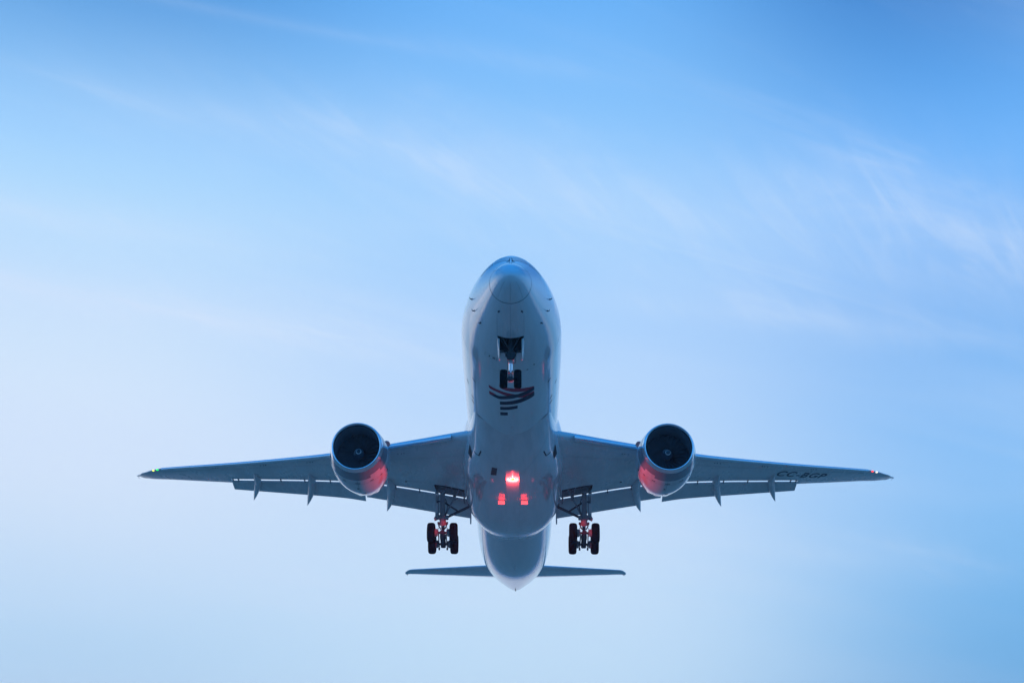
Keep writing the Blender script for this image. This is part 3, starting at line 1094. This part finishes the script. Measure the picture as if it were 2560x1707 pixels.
# ---- engines
EY, ES, EZ = 9.82, 19.95, -2.38
for sg in (-1, 1):
    eng = empty('engine', plane)
    ea = Matrix.Translation((sg * EY, ES, EZ)) @ Matrix.Rotation(R(sg * 1.2), 4, 'Z') @ Matrix.Rotation(R(-1.0), 4, 'X')
    SEG = 72

    def rev(prof, droop=True, name='', mat=None, cap0=False, cap1=False, chev=None, parent=eng, build=True, mi=0, mbx=None):
        m_ = mbx or MB()
        rings = []
        for y, r in prof:
            ring = []
            for k in range(SEG):
                a = 2 * math.pi * k / SEG
                yy = y
                if droop and y < 1.0:           # inlet face leans, lower lip set back
                    yy += -.09 * math.sin(a) * (1 - max(y, 0))
                if chev and y > chev[0]:
                    yy += chev[1] * (abs(((k / SEG * chev[2]) % 1) - .5) * 2 - .5) * (y - chev[0])
                ring.append(ea @ Vector((r * math.cos(a), yy, r * math.sin(a))))
            rings.append(ring)
        m_.loft(rings, cap0, cap1, mi=mi)
        return m_.build(name, mat, parent, angle=60) if build else m_
    lip_o = [(.30, 1.665), (.20, 1.64), (.10, 1.60), (.04, 1.560), (.0, 1.515), (.012, 1.475), (.05, 1.445), (.12, 1.425), (.2, 1.415)]
    rev(lip_o, name='inlet_lip', mat=M['lip'])
    rev([(.30, 1.665), (.5, 1.715), (.75, 1.765), (1.0, 1.805), (1.25, 1.838)], name='inlet_cowl', mat=M['cowl'])
    rev([(1.25, 1.838), (1.27, 1.846), (1.6, 1.872), (2.0, 1.885), (2.5, 1.88), (3.0, 1.845), (3.5, 1.775), (4.0, 1.67), (4.5, 1.54), (4.9, 1.43), (5.25, 1.335), (5.25, 1.30), (4.6, 1.40), (3.6, 1.5)],
        name='nacelle', mat=M['nacelle'], chev=(4.9, .55, 14))
    rev([(.2, 1.415), (.5, 1.41), (.9, 1.42), (1.25, 1.43), (1.9, 1.43)], name='inlet_liner', mat=M['liner'])
    # core nozzle and plug
    m_ = rev([(2.2, 1.40), (2.2, .3)], build=False, droop=False)
    rev([(3.4, .95), (4.6, .98), (5.6, .78), (6.3, .60), (6.3, .57), (5.6, .7)], build=False, droop=False, mbx=m_)
    rev([(5.6, .45), (6.3, .40), (7.0, .16), (7.25, .02)], build=False, droop=False, mbx=m_)
    m_.build('exhaust_nozzle', M['hot'], eng)
    # fan
    m_ = MB()
    for b in range(24):
        g = []
        for i in range(9):
            t = i / 8
            r = .34 + (1.415 - .34) * t
            sweep = .30 * math.sin(t * 2.6) + 2 * math.pi * b / 24
            tw = R(28 + 36 * t)
            ch = .30 + .10 * math.sin(t * math.pi)
            for q in (-1, 0, 1):
                da = q * ch * .5 * math.sin(tw) / r
                yy = 1.38 + q * ch * .5 * math.cos(tw) + .05 * (1 - q * q) + .08 * t
                g.append(ea @ Vector((r * math.cos(sweep + da), yy, r * math.sin(sweep + da))))
        m_.add(g, [(i * 3 + q, i * 3 + q + 1, i * 3 + q + 4, i * 3 + q + 3) for i in range(8) for q in range(2)])
    m_.build('fan', M['blade'], eng, recalc=False)
    sp = [(.78, .012), (.80, .05), (.86, .11), (.95, .175), (1.06, .245), (1.18, .31), (1.30, .36)]
    rev([(1.72, 1.43), (1.74, .3)], name='fan_back_disc', mat=M['blade'], droop=False)  # plain disc added behind the blades so the gaps are not black
    rev(sp, name='spinner', mat=M['spinner'], cap0=True, droop=False)
    m_ = MB()
    vs = []
    f_sp = lambda y: float(np.interp(y, [p[0] for p in sp], [p[1] for p in sp]))
    ns = 46
    ph = R(100 if sg < 0 else 60)
    for i in range(ns + 1):
        t = i / ns
        a = ph + t * R(480) * (1 if sg < 0 else 1)
        y = .815 + .25 * t
        wd = .036 * math.sin(math.pi * min(max(t, .03), .97)) ** .5
        for d in (-wd, wd):
            yy = y + d
            r = f_sp(yy) + .006
            vs.append(ea @ Vector((r * math.cos(a), yy - .006, r * math.sin(a))))
    m_.add(vs, [(2 * i, 2 * i + 1, 2 * i + 3, 2 * i + 2) for i in range(ns)])
    m_.build('spinner_swirl', M['swirl'], eng)
    # strake on the inboard shoulder
    a0 = R(180 - 34) if sg > 0 else R(34)
    def np_(y, r, a):
        return ea @ Vector((r * math.cos(a), y, r * math.sin(a)))
    MB().plate([np_(1.7, 1.84, a0), np_(1.85, 2.02, a0), np_(2.05, 2.13, a0), np_(2.35, 2.19, a0), np_(2.75, 2.18, a0), np_(2.85, 1.84, a0)], .035).build('strake', M['nacelle'], eng)
    # pylon
    m_ = MB()
    rings = []
    for y, zb, zt, w_ in ((.9, 1.66, 1.72, .04), (1.6, 1.5, 2.0, .18), (3.0, 1.3, 2.2, .26), (5.0, .9, 2.15, .28), (7.5, 1.0, 1.95, .26), (9.2, 1.6, 1.9, .10)):
        rings.append([ea @ Vector((w_ * math.cos(2 * math.pi * k / 16), y, (zb + zt) / 2 + (zt - zb) / 2 * math.sin(2 * math.pi * k / 16))) for k in range(16)])
    m_.loft(rings, cap0=True, cap1=True)
    m_.build('pylon', M['nacelle'], eng)
    # access latches and drain under the cowl, cowl split line
    m_ = MB()
    def nr(y):
        return float(np.interp(y, [1.27, 1.6, 2.0, 2.5, 3.0, 3.5, 4.0, 4.5, 4.9], [1.846, 1.872, 1.885, 1.88, 1.845, 1.775, 1.67, 1.54, 1.43]))
    for y, a, sx, sy in ((1.62, -62, .26, .05), (1.62, -118, .24, .05), (1.65, -90, .3, .05), (2.55, -93, .10, .16), (1.75, -40, .12, .05), (1.75, -140, .12, .05), (3.9, -84, .22, .10), (2.2, -22, .10, .20), (2.2, -158, .10, .20)):
        p = np_(y, nr(y) + .004, R(a))
        m_.box(p, (sx, sy, .02), rot=Matrix.Rotation(R(a + 90), 3, 'Y').inverted())
    build_each(m_, 'latch', M['hatch'], eng, smooth=False)
    m_ = MB()
    for y0, y1, aa in ((1.3, 4.8, -90), ):
        P = [(np_(y, nr(y) + .005, R(aa - .25)), np_(y, nr(y) + .005, R(aa + .25))) for y in np.linspace(y0, y1, 20)]
        m_.add([p for q in P for p in q], [(2 * i, 2 * i + 1, 2 * i + 3, 2 * i + 2) for i in range(19)])
    for y in (1.78,):
        P = [(np_(y, nr(y) + .005, R(a)), np_(y + .02, nr(y + .02) + .005, R(a))) for a in range(-178, -1, 4)]
        m_.add([p for q in P for p in q], [(2 * i, 2 * i + 1, 2 * i + 3, 2 * i + 2) for i in range(len(P) - 1)])
    build_each(m_, 'cowl_seam', M['seam'], eng)
    # light cheat panel stepping forward over the inlet on the inboard side
    ab = (-62, -38) if sg < 0 else (-142, -118)
    P = []
    for y in np.linspace(.93, 1.26, 5):
        for a in np.linspace(ab[0], ab[1], 8):
            P.append(np_(y, float(np.interp(y, [.75, 1.0, 1.25, 1.4], [1.765, 1.805, 1.838, 1.855])) + .006, R(a)))
    MB().add(P, [(i * 8 + j, i * 8 + j + 1, (i + 1) * 8 + j + 1, (i + 1) * 8 + j) for i in range(4) for j in range(7)]).build('cowl_panel', M['nacelle'], eng)


# ---- landing gear
def wheel(c, r, w, parent, name='wheel'):
    """tyre with rounded shoulders and a recessed hub, axle along x"""
    c = Vector(c)
    prof = [(-.18, .30 * r), (-.40, .36 * r), (-.42, .54 * r), (-.50, .62 * r), (-.52, .80 * r), (-.46, .90 * r), (-.36, .965 * r), (-.20, .995 * r), (0, r)]
    prof = prof + [(-a, b) for a, b in prof[-2::-1]]
    m_ = MB()
    rings = [[c + Vector((a * w, b * math.cos(2 * math.pi * k / 40), b * math.sin(2 * math.pi * k / 40))) for k in range(40)] for a, b in prof]
    n = len(prof)
    m_.loft(rings[0:3], cap0=True, mi=1)
    m_.loft(rings[2:n - 2], mi=0)
    m_.loft(rings[n - 3:], cap1=True, mi=1)
    # tread grooves as narrow darker ribs would vanish at this size: keep the bolts of the hub
    for sx in (-1, 1):
        for k in range(8):
            a = 2 * math.pi * k / 8
            q = c + Vector((sx * .40 * w, .44 * r * math.cos(a), .44 * r * math.sin(a)))
            m_.tube(q - Vector((sx * .03, 0, 0)), q + Vector((sx * .02, 0, 0)), .03 * r / .5, n=8, mi=1)
    return m_.build(name, [M['tyre'], M['rim']], parent, angle=35)


ng = empty('nose_landing_gear', plane)
AX = Vector((0, 5.5, -4.33))
TOP = Vector((0, 5.05, -2.55))
d = (AX - TOP).normalized()
for sx in (-1, 1):
    wheel(AX + Vector((sx * .375, 0, 0)), .515, .39, ng)
m_ = MB()
m_.tube(TOP - d * .35, TOP + d * .82, .15, n=20)
m_.build('shock_strut', M['geardark'], ng)
m_ = MB()
m_.tube(TOP + d * .82, TOP + d * 1.0, .125, n=24, mi=1)
m_.tube(TOP + d * 1.0, TOP + d * 1.50, .108, n=24)
m_.tube(TOP + d * 1.50, TOP + d * 1.72, .085, .095, n=24, mi=1)
m_.build('oleo_piston', [M['chrome'], M['rim']], ng)
m_ = MB()
m_.tube(AX + Vector((-.22, 0, 0)), AX + Vector((.22, 0, 0)), .075, n=16)
m_.tube(AX + Vector((-.11, 0, 0)), AX + Vector((.11, 0, 0)), .14, n=20)
m_.build('axle', M['geardark'], ng)
m_ = MB()
m_.box(TOP + d * .56 + Vector((0, -.06, 0)), (.58, .26, .22), bev=.05)
m_.box(TOP + d * .74 + Vector((0, -.10, 0)), (.42, .22, .16), bev=.05)
m_.tube(TOP + d * .48 + Vector((-.34, -.1, .05)), TOP + d * .48 + Vector((.34, -.1, .05)), .07, n=12)
m_.build('steering_unit', M['geardark'], ng)
m_ = MB()
for sx in (-1, 1):
    m_.path([TOP + d * .2 + Vector((sx * .10, 0, 0)), (sx * .45, 4.55, -2.35), (sx * .55, 4.25, -2.15)], .05, 10)
    m_.tube((sx * .12, 5.1, -2.95), (sx * .68, 5.1, -2.92), .04, n=10)
m_.path([TOP + d * .1, (0, 4.7, -2.45), (0, 4.2, -2.2)], .06, 10)
build_each(m_, 'drag_brace', M['geardark'], ng)
m_ = MB()
m_.plate([AX - d * .22 + Vector((-.09, .10, 0)), AX - d * .22 + Vector((.09, .10, 0)), AX - d * .55 + Vector((.05, .36, 0)), AX - d * .55 + Vector((-.05, .36, 0))], .05)
m_.plate([AX - d * .85 + Vector((-.09, .10, 0)), AX - d * .85 + Vector((.09, .10, 0)), AX - d * .55 + Vector((.05, .36, 0)), AX - d * .55 + Vector((-.05, .36, 0))], .05)
m_.build('torque_link', M['geardark'], ng)
for sx in (-1, 1):
    m_ = MB()
    p = TOP + d * .50 + Vector((sx * .30, -.24, .03))
    m_.tube(p + Vector((0, .16, .02)), p, .055, .095, n=16)
    m_.tube(p, p + Vector((0, -.012, 0)), .095, .088, n=16, mi=1)
    m_.build('taxi_light', [M['geardark'], M['chrome']], ng)
m_ = MB()
m_.path([TOP + d * .7 + Vector((.22, -.05, 0)), TOP + d * .82 + Vector((.28, 0, 0)), TOP + d * .96 + Vector((.24, 0, 0)), TOP + d * 1.0 + Vector((.13, -.02, 0))], .016, 8)
m_.path([TOP + d * .3 + Vector((-.15, .1, 0)), TOP + d * .8 + Vector((-.16, .16, 0)), AX + Vector((-.12, .15, .1))], .014, 8)
build_each(m_, 'hydraulic_hose', M['black'], ng)
for sx in (-1, 1):
    m_ = MB()
    xx = sx * .705
    o_ = sx * .05
    cols = []
    for s, zt_, zb_ in ((3.98, -2.62, -2.70), (4.10, -2.62, -2.95), (4.30, -2.66, -3.16), (4.6, -2.72, -3.34), (4.9, -2.76, -3.40), (5.25, -2.80, -3.36), (5.6, -2.84, -3.2), (5.9, -2.86, -2.92)):
        cols.append([(sx * (.72 - .115 * q * q), s, zt_ + (zb_ - zt_) * q) for q in np.linspace(0, 1, 7)] + [(sx * (.695 - .115 * q * q), s, zt_ + (zb_ - zt_) * q) for q in np.linspace(1, 0, 7)])
    m_.loft(cols, cap0=True, cap1=True)
    m_.build('gear_door', M['door'], ng)
# bay lining with frames
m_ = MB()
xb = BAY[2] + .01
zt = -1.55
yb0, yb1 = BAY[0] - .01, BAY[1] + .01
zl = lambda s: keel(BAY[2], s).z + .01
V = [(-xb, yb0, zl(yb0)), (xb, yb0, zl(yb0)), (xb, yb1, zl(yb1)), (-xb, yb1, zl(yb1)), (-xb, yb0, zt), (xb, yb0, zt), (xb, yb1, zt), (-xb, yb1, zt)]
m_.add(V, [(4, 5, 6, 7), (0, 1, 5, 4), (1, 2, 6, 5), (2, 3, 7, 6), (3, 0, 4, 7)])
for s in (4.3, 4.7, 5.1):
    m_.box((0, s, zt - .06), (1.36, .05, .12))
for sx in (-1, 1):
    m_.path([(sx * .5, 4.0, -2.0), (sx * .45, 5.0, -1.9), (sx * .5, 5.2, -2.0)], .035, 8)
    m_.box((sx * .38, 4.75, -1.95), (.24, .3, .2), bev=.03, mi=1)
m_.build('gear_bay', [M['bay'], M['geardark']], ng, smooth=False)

for sg in (-1, 1):
    mg = empty('main_landing_gear', plane)
    X = sg * 4.9
    TC_ = Vector((X, 31.6, -4.60))           # truck centre
    tilt = R(-12.5)
    rt = Matrix.Rotation(tilt, 3, 'X')
    wb = .77
    ax_f = TC_ + rt @ Vector((0, -wb, 0))
    ax_r = TC_ + rt @ Vector((0, wb, 0))
    for a in (ax_f, ax_r):
        for sx in (-1, 1):
            wheel(a + Vector((sx * .772, 0, 0)), .69, .52, mg)
    top = Vector((X, 29.6, -1.72))
    foot = TC_ + Vector((0, -.02, .12))
    d = (foot - top).normalized()
    L = (foot - top).length
    m_ = MB()
    m_.tube(top, top + d * (L * .42), .165, n=22)
    m_.tube(top + d * (L * .42), top + d * (L * .70), .175, .235, n=22)
    m_.tube(top + d * (L * .70), top + d * (L * .745), .27, n=22)
    m_.box(top + d * .12, (.42, .40, .26), bev=.06)
    m_.box(top + d * (L * .60) + Vector((-sg * .26, -.05, 0)), (.30, .26, .30), bev=.05)
    m_.box(top + d * (L * .60) + Vector((sg * .20, -.05, .02)), (.24, .22, .34), bev=.05)
    m_.tube(top + d * (L * .15) + Vector((sg * .12, -.18, 0)), top + d * (L * .66) + Vector((sg * .10, -.2, 0)), .055, n=10)
    m_.tube(top + d * (L * .12) + Vector((-sg * .14, -.16, 0)), top + d * (L * .68) + Vector((-sg * .10, -.22, 0)), .045, n=10)
    m_.build('shock_strut', M['gear'], mg)
    m_ = MB()
    m_.tube(top + d * (L * .745), foot, .125, n=24)
    m_.build('oleo_piston', M['chrome'], mg)
    # side brace and drag brace from the fairing to the strut
    m_ = MB()
    low = top + d * (L * .60) + Vector((-sg * .22, 0, 0))
    m_.tube(Vector((sg * 2.85, 30.75, -2.45)), low, .095, .085, n=14)
    m_.tube(Vector((sg * 2.75, 30.75, -2.42)), Vector((sg * 3.15, 30.75, -2.50)), .15, n=14)
    m_.build('side_brace', M['geardark'], mg)
    m_ = MB()
    m_.tube(Vector((sg * 3.75, 29.5, -1.75)), low + Vector((sg * .08, -.04, .12)), .065, n=12)
    m_.tube(Vector((sg * 4.30, 29.3, -1.6)), Vector((sg * 4.05, 30.3, -2.25)), .05, n=10)
    m_.tube(Vector((sg * 3.45, 29.6, -1.85)), Vector((sg * 3.38, 30.7, -2.35)), .05, n=10)
    build_each(m_, 'drag_brace', M['gear'], mg)
    m_ = MB()
    mid1 = Vector((sg * 2.85, 30.75, -2.45)).lerp(low, .52)
    m_.tube(mid1, top + d * (L * .28) + Vector((-sg * .14, 0, 0)), .06, n=10)
    m_.path([top + d * (L * .2) + Vector((-sg * .2, -.1, 0)), top + d * (L * .36) + Vector((-sg * .34, -.1, 0)), top + d * (L * .55) + Vector((-sg * .24, -.12, 0))], .03, 8)
    m_.build('lock_link', M['geardark'], mg)
    # torque links behind and brake rods
    m_ = MB()
    q0, q1 = top + d * (L * .73), foot
    for a, b in ((q0 + Vector((0, .16, 0)), q0.lerp(q1, .5) + Vector((0, .52, 0))), (q1 + Vector((0, .12, .1)), q0.lerp(q1, .5) + Vector((0, .52, 0)))):
        m_.tube(a + Vector((.1, 0, 0)), b, .05, n=8)
        m_.tube(a - Vector((.1, 0, 0)), b, .05, n=8)
    for sx in (-1, 1):
        m_.path([q0 + Vector((sx * .30, -.05, .05)), q0 + Vector((sx * .26, -.1, -.18)), q0 + Vector((sx * .13, -.12, -.42))], .045, 8)
        m_.box(q0 + Vector((sx * .31, -.05, .04)), (.12, .14, .18), bev=.03)
    m_.build('torque_link', M['geardark'], mg)
    # truck beam, axles, brakes
    m_ = MB()
    m_.tube(ax_f + rt @ Vector((0, -.12, 0)), ax_r + rt @ Vector((0, .14, 0)), .17, .19, n=18)
    m_.box(TC_ + Vector((0, 0, .10)), (.40, .5, .34), rot=rt, bev=.08)
    m_.box(ax_r + Vector((0, .05, -.02)), (.36, .30, .44), rot=rt, bev=.06)
    m_.build('truck_beam', M['geardark'], mg)
    m_ = MB()
    for a in (ax_f, ax_r):
        m_.tube(a + Vector((-.72, 0, 0)), a + Vector((.72, 0, 0)), .085, n=14)
    build_each(m_, 'axle', M['geardark'], mg)
    for a in (ax_f, ax_r):
        for sx in (-1, 1):
            m_ = MB()
            m_.tube(a + Vector((sx * .36, 0, 0)), a + Vector((sx * .60, 0, 0)), .27, n=24)
            m_.tube(a + Vector((sx * .33, 0, 0)), a + Vector((sx * .36, 0, 0)), .20, n=20)
            for k in range(7):
                t = 2 * math.pi * k / 7
                q = a + Vector((sx * .33, .2 * math.cos(t), .2 * math.sin(t)))
                m_.tube(q, q + Vector((-sx * .05, 0, 0)), .045, n=8)
            m_.build('brake', M['gear'], mg)
    m_ = MB()
    for sx in (-1, 1):
        m_.path([foot + Vector((sx * .10, -.12, .5)), foot + Vector((sx * .26, -.2, .62)), foot + Vector((sx * .34, -.4, .42)), ax_f + Vector((sx * .34, 0, .18))], .02, 8)
        m_.path([ax_f + Vector((sx * .26, 0, -.05)), TC_ + Vector((sx * .27, 0, -.22)), ax_r + Vector((sx * .27, 0, -.16))], .04, 8)
        m_.box(ax_r + Vector((sx * .28, .1, -.30)), (.12, .14, .2), bev=.03)
    build_each(m_, 'hydraulic_hose', M['geardark'], mg)
    # outboard strut door with a curled lower lip
    m_ = MB()
    xo = X + sg * .42
    dr = lambda f_, ds, ox: Vector((xo + sg * ox, 0, 0)) + Vector((0, (top + d * (L * f_)).y + ds, (top + d * (L * f_)).z))
    m_.plate([dr(.02, -.30, .06), dr(.02, .75, -.12), dr(.55, .65, -.12), dr(.62, .2, -.06), dr(.58, -.32, .06)], .05)
    m_.plate([dr(.58, -.32, .06), dr(.62, .2, -.06), dr(.66, .05, .14), dr(.64, -.25, .18)], .04)
    m_.plate([dr(.30, -.28, .04), dr(.33, -.28, -.12), dr(.52, -.28, -.10), dr(.56, -.30, .05)], .04)
    m_.build('gear_door', M['door'], mg, smooth=False)
    m_ = MB()
    for f_ in (.25, .6):
        m_.tube(top + d * (L * f_), (xo, (top + d * (L * f_)).y + .1, (top + d * (L * f_)).z), .05, n=8)
    build_each(m_, 'door_rod', M['geardark'], mg)

# ---- thin haze volume added to lift the dark tones of the aircraft
hz = bpy.data.materials.new('veil_haze')
hz.use_nodes = True
H = NT(hz.node_tree)
hv = H.n('ShaderNodeVolumePrincipled')
hv.inputs['Color'].default_value = (.74, .90, 1.0, 1)
hv.inputs['Density'].default_value = 0.00038
ho = H.n('ShaderNodeOutputMaterial')
H.put(ho.inputs['Volume'], hv.outputs[0])
haze = MB().box((0, 0, 49.5), (10100, 10100, 101)).build('haze', hz, smooth=False)
haze['kind'] = 'stuff'
haze['label'] = 'thin pale blue haze added to lift the dark tones round the airliner'
haze['category'] = 'haze'
